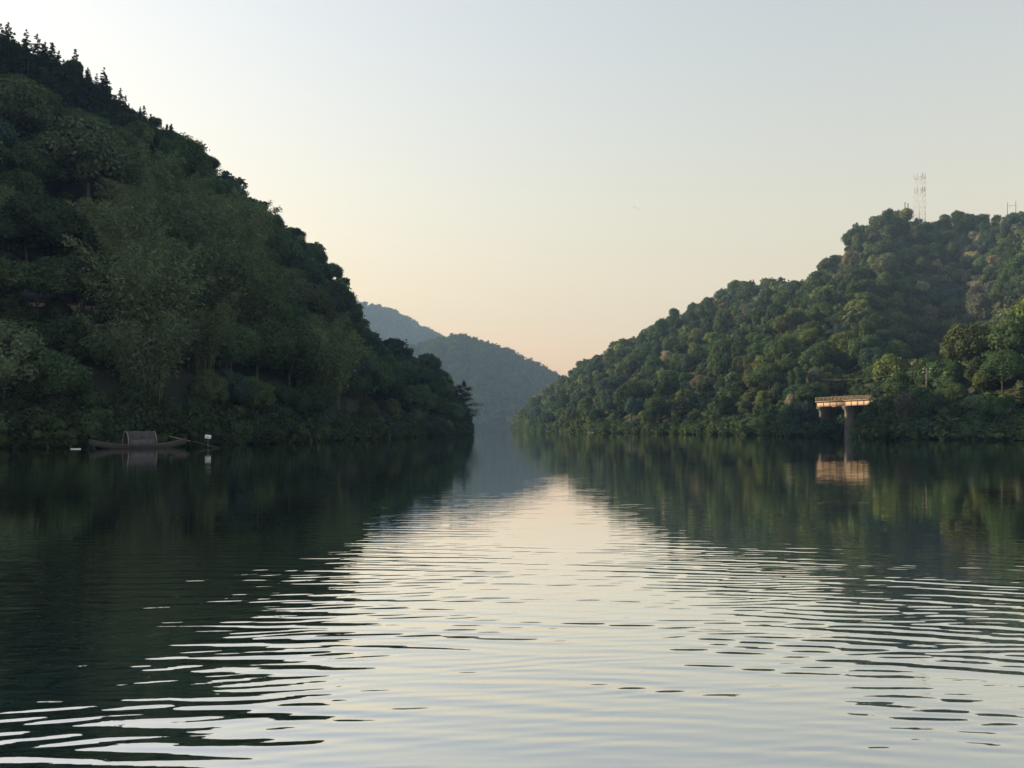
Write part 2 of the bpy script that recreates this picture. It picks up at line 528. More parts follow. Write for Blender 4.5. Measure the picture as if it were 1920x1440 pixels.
def conifer_geo(seed, h, rb, nleaf, leaf, droop=0.25, bare=0.12, gap=0.0):
    """Tiered needle tree."""
    r = np.random.default_rng(seed)
    ntier = int(r.integers(10, 15))
    g = Geo()
    P, Nn = [], []
    for i in range(ntier):
        f = i / (ntier - 1)
        z = h * (bare + (1 - bare) * f)
        R = rb * (1 - f) ** 0.62 * r.uniform(0.6, 1.2) + 0.12 * rb * (1 - f) + 0.12
        nb = max(4, int(9 * (1 - f) + 4))
        for b in range(nb):
            if r.random() < gap: continue
            a = r.uniform(0, 2 * math.pi); Rb = R * r.uniform(0.7, 1.15)
            k = max(3, int(nleaf / (ntier * 8) * (0.4 + 1.2 * (1 - f))))
            zb_ = z + r.uniform(-.5, .5) * h * (1 - bare) / ntier
            u = r.uniform(0.15, 1.0, k)
            wd = 0.22 * Rb * (1 - 0.5 * u)
            s = r.normal(size=k) * wd
            x = np.cos(a) * u * Rb - np.sin(a) * s
            y = np.sin(a) * u * Rb + np.cos(a) * s
            zz = zb_ - droop * u * Rb + 0.18 * u * u * Rb + r.normal(size=k) * 0.10 * leaf
            P.append(np.stack([x, y, zz], 1))
            Nn.append(unit(np.stack([np.cos(a) * .3 + 0 * u, np.sin(a) * .3 + 0 * u, 1 + 0 * u], 1) + r.normal(size=(k, 3)) * .35))
    P = np.concatenate(P); Nn = np.concatenate(Nn)
    ls = leaf * r.uniform(.7, 1.3, len(P))
    g.add(*leaf_quads(P, Nn, ls, ls * .5, r))
    return g.arrays()

def pole_trunk_geo(h, r0, lean=0.0):
    m = MB()
    m.tube([(0, 0, -1.2), (lean * .1, 0, h * .3), (lean * .5, 0, h * .7), (lean, 0, h * .99)], [r0 * 1.3, r0, r0 * .6, r0 * .15], 6)
    return np.array(m.v), np.array(m.q), np.array(m.t)

def pine_geo(seed, h):
    """Old pine with separate flat needle pads on bare limbs."""
    r = np.random.default_rng(seed)
    g = Geo(); m = MB()
    m.tube([(0, 0, -1.5), (.1, 0, h * .3), (-.15, .1, h * .65), (.05, 0, h * .97)], [.34, .28, .18, .05], 7)
    for i in range(17):
        f = 0.26 + 0.72 * i / 16
        z = h * f
        a = i * 2.4 + r.uniform(-.4, .4)
        Rb = (0.42 * h * (1 - f) ** 0.75 + 0.6) * r.uniform(.65, 1.15)
        e = Vector((math.cos(a) * Rb, math.sin(a) * Rb, z + 0.05 * Rb - 0.2))
        m.tube([(0, 0, z - .2), Vector((0, 0, z)).lerp(e, .55) + Vector((0, 0, .12)), e], [.10, .06, .02], 5)
        for u, s in ((0.95, .42), (0.62, .36)):
            c = np.array([math.cos(a) * Rb * u, math.sin(a) * Rb * u, z + .05 * Rb * u + .05])
            k = 150
            q = r.normal(size=(k, 3)) * np.array([Rb * s * .66, Rb * s * .66, .34])
            C = c + q
            Nn = unit(np.array([0, 0, 1.0]) + r.normal(size=(k, 3)) * .5)
            ls = .42 * r.uniform(.6, 1.3, k)
            g.add(*leaf_quads(C, Nn, ls, ls * .45, r))
    return g.arrays(), (np.array(m.v), np.array(m.q), np.array(m.t))

def bamboo_geo(seed, h, nculm, nleaf, leaf):
    """Clump of arching culms with feathery drooping sprays."""
    r = np.random.default_rng(seed)
    g = Geo(); m = MB()
    for i in range(nculm):
        a = r.uniform(0, 2 * math.pi); b0 = r.uniform(0, 1.6) 
        base = np.array([math.cos(a) * b0, math.sin(a) * b0, 0])
        H = h * r.uniform(.72, 1.05)
        lean = r.uniform(.14, .50) * H
        aa = a + r.uniform(-.8, .8)
        dirv = np.array([math.cos(aa), math.sin(aa), 0])
        f = np.linspace(0, 1, 6)
        pts = base + dirv * (lean * f ** 2.4)[:, None] + np.array([0, 0, 1.0]) * (H * (f - .10 * f ** 4))[:, None]
        m.tube([tuple(p) for p in pts], [.06, .055, .05, .04, .025, .01], 4)
        k = nleaf // nculm
        u = r.beta(1.6, 1.0, k) * .72 + .28
        C = base + dirv * (lean * u ** 2.4)[:, None] + np.array([0, 0, 1.0]) * (H * (u - .10 * u ** 4))[:, None]
        sp = (0.15 + 1.15 * np.sin(np.pi * np.clip((u - .2) / .85, 0, 1)))[:, None]
        off = r.normal(size=(k, 3)) * np.array([.55, .55, .35]) * sp
        off[:, 2] -= 0.25 * np.linalg.norm(off[:, :2], axis=1)
        C = C + off
        Nn = unit(unit(off) * .4 + np.array([0, 0, .6]) + r.normal(size=(k, 3)) * .5)
        ls = leaf * r.uniform(.6, 1.4, k)
        g.add(*leaf_quads(C, Nn, ls, ls * .34, r))
    return g.arrays(), (np.array(m.v), np.array(m.q), np.array(m.t))

def mk(name, arr, mat, smooth=False):
    return mesh_np(name, arr[0], arr[1], arr[2], mat, smooth)

# every prototype: (crown mesh, trunk mesh, crown centre height, crown radius) in metres at scale 1
PROTO = {'near': [], 'mid': [], 'conifer': [], 'bamboo': [], 'shrub': [], 'tall': []}
for i in range(8):
    rx = random.uniform(4.0, 4.8); rz = random.uniform(3.1, 4.4); zc = 5.6 + random.uniform(-.4, .8)
    PROTO['near'].append((mk('crown', crown_geo(100 + i, random.randint(30, 42), rx, rz, zc, 9500, .38, (.22, .40), .76), M_LEAF),
                          mk('trunk', trunk_geo(i, zc * .8, .24, rx * .7), M_BARK), zc, rx))
for i in range(9):
    rx = random.uniform(3.7, 4.5); rz = random.uniform(3.3, 4.9); zc = 5.3 + random.uniform(-.4, .9)
    PROTO['mid'].append((mk('crown', crown_geo(200 + i, random.randint(17, 26), rx, rz, zc, 3600, .54, (.28, .44), .78), M_LEAF),
                         mk('trunk', trunk_geo(50 + i, zc * .8, .24, rx * .7), M_BARK), zc, rx))
for i in range(5):
    h = random.uniform(10, 12)
    PROTO['conifer'].append((mk('crown', conifer_geo(300 + i, h, random.uniform(2.3, 3.1), 3200, .60, gap=.12), M_LEAF), mk('trunk', pole_trunk_geo(h, .2), M_BARK), h * .5, 2.6))
for i in range(6):
    g, c = bamboo_geo(400 + i, 11.0, 28, 9800, .36)
    PROTO['bamboo'].append((mk('foliage', g, M_LEAF), mk('culms', c, M_CULM), 7.0, 3.6))
for i in range(3):
    PROTO['tall'].append((mk('crown', crown_geo(700 + i, 26, 3.2, 2.5, 8.6, 5200, .46, (.26, .44), .74), M_LEAF),
                          mk('trunk', trunk_geo(70 + i, 7.4, .17, 2.2), M_BARK), 8.6, 3.2))
for i in range(6):
    PROTO['shrub'].append((mk('foliage', crown_geo(500 + i, 12, 2.3, 1.9, 1.35, 2200, .38, (.34, .55), .78), M_LEAF),
                           mk('stems', trunk_geo(90 + i, 1.1, .07, 1.3), M_BARK), 1.4, 2.3))
LOW = [crown_geo(600 + i, 13, 4.2, 3.9, 5.2, 400, 1.15, (.30, .46), .76, light=True) for i in range(6)]     # forest mass
LOWC = [conifer_geo(660 + i, 11, 2.5, 500, 1.2) for i in range(3)]
HID = [crown_geo(680 + i, 4, 4.2, 3.9, 5.0, 60, 2.2, (.5, .7), .85, light=True) for i in range(3)]             # trees out of view
BUSH = {'left': [crown_geo(620 + i, 7, 2.2, 1.7, 1.0, 300, .42, (.34, .55), .74, light=True) for i in range(6)],
        'right': [crown_geo(625 + i, 5, 2.2, 1.7, 1.0, 130, .68, (.38, .60), .72, light=True) for i in range(6)]}          # undergrowth
FARC = [crown_geo(640 + i, 3, 4.4, 3.6, 4.0, 60, 2.0, (.5, .75), .88, light=True) for i in range(6)]            # far wooded hills

PAL = {'dark green': (.030, .046, .024), 'mid green': (.043, .066, .030), 'olive green': (.052, .065, .030), 'blue green': (.034, .054, .040),
       'yellowish green': (.078, .098, .034), 'pale green': (.060, .088, .044)}
FLOWER = {'cream flecked': (.230, .215, .160), 'tan': (.150, .130, .095), 'grey green': (.100, .112, .090)}

# ------------------------------------------------------------------ scattering
items = []    # dict(kind, P, s, rot, col, colname, side, proto)
def scatter(hill, side, n_try, s_rng, t_rng, space, fn):
    cell = {}
    r = np.random.default_rng(hash(side) % 1000 if False else (11 if side == 'left' else 12))
    S = r.uniform(*s_rng, n_try); T = r.uniform(*t_rng, n_try) 
    P = hill.pt(S, T)
    G = max(space) if hasattr(space, '__len__') else space
    out = []
    for i in range(n_try):
        x, y, z = P[i]
        if z < .25: continue
        res = fn(S[i], T[i], P[i], r)
        if res is None: continue
        res.update(P=(float(x), float(y), float(z)), side=side, S=S[i], T=T[i])
        d = res['space']
        cx, cyy = int(math.floor(x / 10)), int(math.floor(y / 10))
        ok = True
        for a in (-1, 0, 1):
            for b in (-1, 0, 1):
                for (x2, y2, d2) in cell.get((cx + a, cyy + b), ()):
                    if (x - x2) ** 2 + (y - y2) ** 2 < (.5 * (d + d2)) ** 2:
                        ok = False; break
                if not ok: break
            if not ok: break
        if not ok: continue
        cell.setdefault((cx, cyy), []).append((x, y, d))
        out.append(res)
    items.extend(out)

def pix(P):
    y = max(P[1], 1e-3)
    return CX + P[0] / y * F, HY - (P[2] - CAMZ) / y * F

def pick(r, names, w):
    w = np.array(w, float)
    return names[int(r.choice(len(names), p=w / w.sum()))]

def left_fn(s, t, P, r):
    px, py = pix((P[0], P[1], P[2] + 6)) if P[1] > 30 else (-999, 0)
    # ridge of the upper hill: firs
    if t > .74 + .10 * max(0, s - 5) and 2.6 < s < 6.3 and r.random() < .86:
        return dict(kind='conifer', s=r.uniform(.55, .86) * (1.0 if s < 5 else .8), colname='dark green', space=r.uniform(2.2, 3.6))
    if t > .74 and 2.6 < s < 6.3:
        k_ = r.uniform(.42, .7)
        return dict(kind='near', s=k_, colname='dark green', space=5.0 * k_)
    bam = (190 < px < 470 and 345 < py < 700 and (py > 330 + abs(px - 330) * .55)) or (560 < px < 640 and 640 < py < 760)
    if bam and t < .7 and r.random() < .93:
        return dict(kind='bamboo', s=r.uniform(1.1, 1.7), colname='bamboo', space=6.0)
    sc = r.uniform(.85, 1.5) if t < .62 else r.uniform(.65, 1.0)
    if s > 9: sc = r.uniform(.6, .95)
    if s > 12.2: sc = r.uniform(.42, .66)
    if t > .88: sc = min(sc, .8)
    if t < .05: sc *= .6
    c = pick(r, list(PAL), (.34, .36, .07, .14, .0, .09))
    return dict(kind='near', s=sc, colname=c, space=6.2 * sc)

def right_fn(s, t, P, r):
    px, py = pix((P[0], P[1], P[2] + 5)) if P[1] > 30 else (9999, 0)
    sc = .42 + .75 * r.random() ** 1.3
    if t < .05: sc *= .75
    if P[1] > 420: sc *= 1.05
    fl = False
    if t > .55 and 1740 < px < 1870 and 430 < py < 600 and r.random() < .28: fl = True
    elif t > .75 and r.random() < .08: fl = True
    elif r.random() < .014: fl = True
    if fl:
        c = pick(r, list(FLOWER), (.2, .2, .6))
        return dict(kind='flower', s=sc, colname=c, space=6.6 * sc)
    if 1 < s < 6.5 and .12 < t < .65 and r.random() < .08:
        return dict(kind='bamboo', s=r.uniform(.6, .85), colname='bamboo', space=5)
    if r.random() < .035 and t < .75:
        return dict(kind='conifer', s=r.uniform(.5, .95), colname='dark green', space=4.2)
    lit = s > 10 and t < .2
    c = pick(r, list(PAL), (.2, .34, .15, .12, .11, .08) if not lit else (.12, .34, .14, .04, .26, .10))
    return dict(kind='mid', s=sc, colname=c, space=6.4 * sc)

scatter(left, 'left', 16000, (0.5, 14), (.012, 1.12), 9, left_fn)
scatter(right, 'right', 26000, (0, 15.5), (.008, 1.08), 9, right_fn)

# landmark plants seen singly in the photograph: px, py of the crown centre, ground point on the hill
def on_hill(hill, px, py_base):
    """Ground point of the slope seen at a photograph pixel."""
    S = np.linspace(0, hill.n, 500)[:, None] + np.zeros((1, 300)); T = np.linspace(.004, 1.0, 300)[None] + np.zeros((500, 1))
    P = hill.pt(S, T)
    y = np.maximum(P[..., 1], 20)
    qx = CX + P[..., 0] / y * F; qy = HY - (P[..., 2] - CAMZ) / y * F
    d = (qx - px) ** 2 + (qy - py_base) ** 2 + np.where(P[..., 1] < 30, 1e9, 0)
    i = np.unravel_index(np.argmin(d), d.shape)
    return tuple(float(a) for a in P[i])
SPECIAL = [
    ('near', left, 165, 420, 1.95, 'pale green', 'great spreading tree with pale green billowing crown above the bamboo on the left hill'),
    ('near', left, 20, 300, 1.5, 'pale green', 'broad green crown below the fir ridge at the left edge'),
    ('near', left, 385, 345, .85, 'dark green', 'flat topped tree with sky gaps on the left skyline, right of the firs'),
    ('near', left, 6, 800, 1.2, 'pale green', 'bright leafy bush-like tree over the water at the left edge'),
    ('near', left, 100, 800, 1.0, 'mid green', 'leafy tree leaning over the bank left of the moored boat'),
    ('near', left, 570, 640, 1.2, 'olive green', 'pale topped tree below the end of the upper left ridge'),
    ('near', left, 655, 660, 1.1, 'mid green', 'rounded tree at the right foot of the upper left ridge'),
    ('conifer', left, 762, 690, .85, 'dark green', 'dark narrow conifer standing among the trees of the left headland'),
    ('conifer', left, 708, 660, .62, 'dark green', 'small dark conifer on the left headland, nearest the upper ridge'),
    ('conifer', right, 1278, 800, 1.25, 'dark green', 'large dark conical conifer near the waterline on the right shore'),
    ('conifer', right, 1318, 770, .8, 'dark green', 'small dark conifer just right of the large conical one'),
    ('near', right, 1815, 700, .95, 'yellowish green', 'sunlit yellow-green tree on the near right bank above the utility pole'),
    ('near', right, 1900, 690, 1.0, 'yellowish green', 'sunlit tree at the right edge, highest of the near bank'),
    ('near', right, 1880, 740, .9, 'mid green', 'bright green tree at the right edge below the sunlit crowns'),
    ('flower', right, 1828, 505, 1.0, 'cream flecked', 'cream flowering tree topmost of the pale cluster right of the mast'),
    ('flower', right, 1805, 535, .8, 'tan', 'tan flowering tree left in the pale cluster right of the mast'),
    ('flower', right, 1830, 560, .9, 'cream flecked', 'cream flowering tree lowest of the pale cluster right of the mast'),
    ('flower', right, 1731, 560, .75, 'cream flecked', 'small cream flowering tree alone in the dark gully below the mast'),
    ('mid', right, 1208, 640, .8, 'dark green', 'leaning tree standing clear of the skyline on the right slope'),
    ('mid', right, 1490, 545, .9, 'mid green', 'tree standing above the saddle left of the mast hill'),
    ('mid', right, 1842, 430, .9, 'mid green', 'open crowned tree on the skyline between mast and double pole'),
]
# trees that screen both ends of the bridge: px, base row, distance, size
SCREEN = [(1632, 821, 183, .62), (1652, 816, 178, .85), (1622, 820, 186, .52), (1680, 815, 171, .95), (1712, 800, 168, .95), (1506, 815, 202, .86), (1478, 815, 207, .75),
          (1526, 818, 202, .56), (1544, 818, 201, .50), (1558, 819, 203, .40), (1536, 819, 200, .36), (1655, 775, 186, .8), (1690, 768, 180, .8), (1515, 790, 221, .85), (1485, 775, 226, .8)]
NSH = len(SCREEN)
SCREEN += [(1512, 820, 201, 1.1), (1528, 820, 200, 1.0), (1542, 820, 201, 1.1), (1556, 820, 203, .9), (1534, 812, 203, 1.1), (1552, 810, 206, 1.0), (1606, 820, 190, .8), (1496, 820, 203, 1.2)]
specials = []
for kind, hill, px, pyb, s, c, lab in SPECIAL:
    P = on_hill(hill, px, pyb)
    d = dict(kind=kind, s=s, colname=c, space=6 * s, P=P, side='left' if hill is left else 'right', label=lab, S=0, T=0)
    specials.append(d)
for n_, (px, pyb, y_, sc_) in enumerate(SCREEN):
    b_ = at(px, pyb, y_)
    specials.append(dict(kind='shrub' if n_ >= NSH else 'mid', s=sc_, colname=('mid green', 'dark green', 'blue green')[n_ % 3], space=5 * sc_, P=(b_.x, b_.y, max(.1, b_.z)), side='right', S=0, T=0))
for n_, (px, pyb, sc_, kd) in enumerate(((28, 640, .95, 'tall'), (70, 645, 1.0, 'tall'), (112, 640, .9, 'tall'), (150, 648, 1.05, 'tall'), (196, 640, .95, 'tall'),
                                        (102, 608, 1.0, 'shrub'), (86, 606, .7, 'shrub'), (116, 612, .8, 'shrub'), (30, 612, 1.2, 'shrub'), (8, 620, 1.4, 'shrub'), (192, 612, 1.1, 'shrub'),
                                        (60, 632, 1.1, 'shrub'), (150, 640, 1.2, 'shrub'), (172, 636, 1.0, 'shrub'), (45, 664, 1.3, 'shrub'), (85, 660, 1.2, 'shrub'), (18, 652, 1.2, 'shrub'), (128, 660, 1.3, 'shrub'), (200, 680, 1.4, 'shrub'), (215, 650, 1.2, 'shrub'))):
    P_ = on_hill(left, px, pyb)
    specials.append(dict(kind=kd, s=sc_, colname='dark green' if n_ % 2 else 'mid green', space=2 * sc_, P=P_, side='left', S=0, T=0))
for d in specials:
    rad = d['space'] * .55
    items[:] = [i for i in items if (i['P'][0] - d['P'][0]) ** 2 + (i['P'][1] - d['P'][1]) ** 2 > rad * rad]

# things that need open space in front of them (photograph windows x0, x1, y0, y1, up to distance)
BRIDGE_C = Vector((78.7, 197.0, 0))
HOUSE = on_hill(left, 112, 606)
CLEAR = [(50, 70, 566, 580, HOUSE[1] + 2), (140, 166, 566, 588, HOUSE[1] + 2), (1536, 1600, 738, 768, 205), (1884, 1910, 378, 388, 425), (1566, 1592, 765, 822, 198)]
def crown_of(i):
    k = i['kind']
    if k == 'bamboo': return 7.0, 3.2
    if k == 'conifer': return 5.5, 2.2
    if k == 'shrub': return 1.4, 2.2
    return 5.6, 4.4
def blocks(i):
    zc, rx = crown_of(i); s = i['s']
    x, y, z = i['P']
    if y < 20: return False
    cx, cyp = pix((x, y, z + zc * s)); R = rx * (1.3 if x < 0 else 1.1) * s / y * F
    for (x0, x1, y0, y1, dmax) in CLEAR:
        if y < dmax:
            dx = max(x0 - cx, 0, cx - x1); dy = max(y0 - cyp, 0, cyp - y1)
            if dx * dx + dy * dy < R * R: return True
    return False
items = [i for i in items if not blocks(i)]
# the bridge deck runs clear of crowns
WDK = 4.6
BA = Vector((-0.225, 0.974, 0)); BN = Vector((-0.974, -0.225, 0))
def on_deck(i):
    d = Vector((i['P'][0] - BRIDGE_C.x, i['P'][1] - BRIDGE_C.y, 0))
    a, n = d.dot(BA), d.dot(BN)
    if a < -8: return -22 < a and -WDK - 2.5 * i['s'] < n < 2.2 * i['s'] and i['P'][2] < 9
    return a < 16 and abs(n + 2.3) < 3.5 + 3.5 * i['s'] and i['P'][2] < 9
items = [i for i in items if not on_deck(i)]
for d in specials: d['fix'] = True
items += specials
MAST_XY = (U(1725) * 418, 418.0)
items = [i for i in items if (i['P'][0] - MAST_XY[0]) ** 2 + (i['P'][1] - MAST_XY[1]) ** 2 > (4 + 4 * i['s']) ** 2]

# shrubs along both waterlines
def shore(hill, side, n, s_rng):
    r = np.random.default_rng(77 if side == 'left' else 78)
    S = np.sort(r.uniform(*s_rng, n))
    for s in S:
        t = r.uniform(.0, .02) if side == 'right' else r.uniform(.0, .03)
        P = hill.pt(s, t)
        sc = r.uniform(.5, 1.15)
        d = dict(kind='shrub', s=sc, colname=pick(r, list(PAL), (.36, .42, .06, .12, .0, .04)), space=3, P=(float(P[0]), float(P[1]), max(.15, float(P[2]))), side=side, S=s, T=t)
        if not blocks(d) and not on_deck(d): items.append(d)
shore(left, 'left', 130, (3.2, 14))
shore(right, 'right', 150, (.8, 13.2))

r = np.random.default_rng(5)
for i in items:
    i['rot'] = r.uniform(0, 2 * math.pi)
    i['st'] = (r.uniform(.82, 1.2), r.uniform(.82, 1.2), r.uniform(.85, 1.35) if i['side'] == 'right' else r.uniform(.85, 1.12)) if i['kind'] in ('near', 'mid', 'flower') and i['space'] > 0 and not i.get('fix') else (1, 1, 1)
    c = np.array((PAL | FLOWER | {'bamboo': (.074, .100, .050)})[i['colname']])
    if i['kind'] == 'conifer': c = np.array((.026, .038, .026)) if i['side'] == 'left' else np.array((.030, .045, .030))
    c = c * (np.array((1.15, 1.16, 1.08)) if i['kind'] == 'flower' else np.array((1.72, 1.76, 1.95))) * r.uniform(.82, 1.18) * (1 + r.normal(size=3) * .04)
    i['col'] = tuple(float(x) for x in np.clip(c, .01, .5))
    key = {'flower': 'mid'}.get(i['kind'], i['kind'])
    i['key'] = key
    i['pi'] = int(r.integers(len(PROTO[key])))

# ------------------------------------------------------------------ which plants show: a coarse id buffer of crown discs
BWp, BHp = 640, 480
k = BWp / 1920
buf = np.full((BHp, BWp), -1, int)
order = sorted(range(len(items)), key=lambda j: -items[j]['P'][1])
# the ground hides what stands behind a ridge
def splat_ground(hill, ns=900, nt=260):
    S = np.linspace(0, hill.n, ns)[:, None] + np.zeros((1, nt)); T = np.linspace(0, 1.0, nt)[None] + np.zeros((ns, 1))
    P = hill.pt(S, T).reshape(-1, 3)
    P = P[P[:, 1] > 30]
    return P
zb = np.full((BHp, BWp), 1e9)
for hill in (left, right):
    P = splat_ground(hill)
    qx = ((CX + P[:, 0] / P[:, 1] * F) * k).astype(int); qy = ((HY - (P[:, 2] - CAMZ) / P[:, 1] * F) * k).astype(int)
    m = (qx >= 0) & (qx < BWp) & (qy >= 0) & (qy < BHp)
    np.minimum.at(zb, (qy[m], qx[m]), P[m, 1])
yy, xx = np.mgrid[0:BHp, 0:BWp]
for j in reversed(order):           # near to far
    i = items[j]
    x, y, z = i['P']
    i['vis'] = 0
    if y < 30: continue
    zc, rx = PROTO[i['key']][i['pi']][2:4]
    cx, cyp = pix((x, y, z + zc * i['s'])); R = rx * i['s'] / y * F * k * .9
    cx *= k; cyp *= k
    i['px'], i['py'] = cx / k, cyp / k
    x0, x1 = int(max(0, cx - R)), int(min(BWp, cx + R + 1)); y0, y1 = int(max(0, cyp - R)), int(min(BHp, cyp + R + 1))
    if x0 >= x1 or y0 >= y1: continue
    sub = buf[y0:y1, x0:x1]
    m = ((xx[y0:y1, x0:x1] - cx) ** 2 + (yy[y0:y1, x0:x1] - cyp) ** 2 < R * R) & (sub == -1) & (zb[y0:y1, x0:x1] > y - 1.0)
    i['vis'] = int(m.sum())
    sub[m] = j
LIMIT = {'broad': 300, 'bamboo': 90, 'conifer': 130, 'flower': 90, 'shrub': 170}
cls = lambda i: 'broad' if i['kind'] in ('near', 'mid', 'tall') else i['kind']
chosen = []
for c, lim in LIMIT.items():
    g = sorted([i for i in items if cls(i) == c and (i['vis'] >= 14 or 'label' in i)], key=lambda i: (-('label' in i), -i['vis']))
    chosen += g[:lim]
ch = set(id(i) for i in chosen)

# ------------------------------------------------------------------ labels from where each plant shows
def zone(i):
    px, py = i['px'], i['py']
    if i['side'] == 'left':
        if px > 640:
            if py > 770: return 'at the waterline of the left headland'
            if px > 800: return 'on the tip of the left headland'
            return 'on the crest of the left headland' if py < 690 else 'on the lower slope of the left headland'
        if i['kind'] == 'shrub' or py > 770:
            if px < 150: return 'at the waterline by the white float'
            if px < 420: return 'at the waterline behind the moored boat'
            return 'at the waterline between sign and headland'
        sky = 50 + .72 * px if px < 400 else 290 + (px - 400) * 1.12
        d = py - sky
        if d < 55: return 'on the skyline of the left hill'
        if py < 330: return 'high on the left hill below the skyline'
        if px < 130: return 'at the left edge above the white house' if py < 560 else 'at the left edge below the white house'
        if px < 330: return 'left of the bamboo on the left hill' if py < 520 else 'on the bank above the moored boat'
        if px < 520: return 'among the bamboo on the left hill' if py < 620 else 'on the bank above the white sign'
        return 'on the right shoulder of the left hill' if py < 620 else 'on the bank between sign and headland'
    if py > 775:
        if px < 1150: return 'at the waterline of the far right point'
        if px < 1400: return 'at the waterline midway along the right shore'
        if px < 1560: return 'at the waterline left of the bridge'
        if px < 1700: return 'at the waterline right of the bridge pier'
        return 'at the waterline of the near right bank'
    if px > 1640 and py > 600: return 'on the near right bank above the waterline' if py > 690 else 'on the sunlit top of the near right bank'
    if px < 1130: return 'on the far right point'
    if px < 1330: return 'on the long right slope near its far end' if py < 720 else 'low on the right shore below the slope'
    if px < 1520:
        if py < 580: return 'on the summit left of the mast hill'
        return 'on the sunlit spur left of the bridge' if py < 700 else 'on the bank left of the bridge'
    if px < 1640:
        if py < 520: return 'on the left flank of the mast hill'
        return 'in the dark gully above the bridge'
    if py < 450: return 'on the skyline near the mast' if px < 1790 else 'on the skyline near the double pole'
    return 'on the slope below the mast' if px < 1780 else 'on the slope below the double pole'

def describe(i):
    sz = i['vis']
    c = cls(i)
    if c == 'broad':
        w = 'large' if sz > 420 else ('medium' if sz > 130 else 'small')
        return f"{w} {i['colname']} tree {zone(i)}", 'tree', 'broadleaf trees of the hills'
    if c == 'flower':
        return f"{i['colname']} flowering tree {zone(i)}", 'tree', 'pale flowering trees on the right hill'
    if c == 'bamboo':
        w = 'tall' if sz > 260 else 'small'
        return f"{w} feathery bamboo {zone(i)}", 'bamboo', 'bamboo clumps on the slopes'
    if c == 'conifer':
        w = 'tall' if i['s'] > .82 else 'short'
        return f"{w} dark fir {zone(i)}", 'conifer', 'dark firs on the ridges'
    return f"{i['colname']} shrub {zone(i)}", 'shrub', 'shrubs along the waterline'
ORD = ['leftmost', 'second from left', 'third from left', 'fourth from left', 'fifth from left', 'sixth from left', 'seventh from left', 'eighth from left',
       'ninth from left', 'tenth from left', 'eleventh from left', 'twelfth from left', 'thirteenth from left', 'fourteenth from left', 'fifteenth from left', 'sixteenth from left', 'seventeenth from left', 'eighteenth from left', 'nineteenth from left', 'twentieth from left'] + [f'{w} from left' for w in ('twenty-first', 'twenty-second', 'twenty-third', 'twenty-fourth', 'twenty-fifth', 'twenty-sixth', 'twenty-seventh', 'twenty-eighth', 'twenty-ninth', 'thirtieth')]
byl = {}
for i in chosen:
    lab, cat, grp = describe(i)
    i['cat'], i['grp'] = cat, grp
    if 'label' not in i: byl.setdefault(lab, []).append(i)
for lab, g in byl.items():
    g.sort(key=lambda i: i['px'])
    for n, i in enumerate(g):
        if len(g) == 1: i['label'] = lab
        elif len(g) == 2: i['label'] = lab + ', ' + ('left of two' if n == 0 else 'right of two')
        elif n == len(g) - 1: i['label'] = lab + ', rightmost'
        elif n < len(ORD): i['label'] = lab + ', ' + ORD[n]
        else: i['label'] = lab + ', towards the right'

# ------------------------------------------------------------------ plants: objects
NAMES = {'tall': 'broadleaf_tree', 'near': 'broadleaf_tree', 'mid': 'broadleaf_tree', 'flower': 'flowering_tree', 'bamboo': 'bamboo_clump', 'conifer': 'fir_tree', 'shrub': 'waterside_shrub'}
for i in chosen:
    cm, tm, zc, rx = PROTO[i['key']][i['pi']]
    e = empty(NAMES[i['kind']], i['P'], i['rot'], i['s'])
    e.scale = tuple(i['s'] * q_ for q_ in i['st'])
    tag(e, i['label'], i['cat'], i['grp'])
    c = link({'bamboo': 'foliage', 'shrub': 'foliage'}.get(i['kind'], 'crown'), cm, e)
    c.color = (*i['col'], 1)
    link({'bamboo': 'culms', 'shrub': 'stems'}.get(i['kind'], 'trunk'), tm, e)

def merge(name, protos, inst, label, cat):
    """One mass of plants nobody could count: inst = (P, scale, rot, colour, proto)."""
    vs_, qs, ts, tn, n = [], [], [], [], 0
    for (P, s, rot, c, pi) in inst:
        v, q, t = protos[pi % len(protos)]
        ca, sa = math.cos(rot), math.sin(rot)
        s3 = np.broadcast_to(s, (3,))
        w = np.empty((len(v), 3), np.float32)
        w[:, 0] = (v[:, 0] * ca - v[:, 1] * sa) * s3[0] + P[0]
        w[:, 1] = (v[:, 0] * sa + v[:, 1] * ca) * s3[1] + P[1]
        w[:, 2] = v[:, 2] * s3[2] + P[2]
        vs_.append(w); qs.append(q + n); ts.append(t + n)
        tc = np.empty((len(v), 4), np.float32); tc[:, :3] = c; tc[:, 3] = 1
        tn.append(tc); n += len(v)
    me = mesh_np(name, np.concatenate(vs_), np.concatenate(qs), np.concatenate(ts), M_LEAF_TINT, False, np.concatenate(tn))
    return tag(link(name, me), label, cat, kind='stuff')

for side in ('left', 'right'):
    rest = [i for i in items if id(i) not in ch and i['side'] == side and i['kind'] not in ('shrub',)]
    inst = [(i['P'], (i['s'] * (.6 if i['kind'] == 'bamboo' else i['st'][0]), i['s'] * (.6 if i['kind'] == 'bamboo' else i['st'][1]), i['s'] * i['st'][2]), i['rot'], i['col'], (9 + i['pi'] % 3) if i['vis'] == 0 and not (-150 < i.get('px', -999) < 2070 and (i['T'] < 1.06)) else (6 + i['pi'] % 3) if i['kind'] == 'conifer' else i['pi'] % 6) for i in rest]
    merge('forest', LOW + LOWC + HID, inst, f'rest of the dense green forest covering the {side} hill', 'forest')

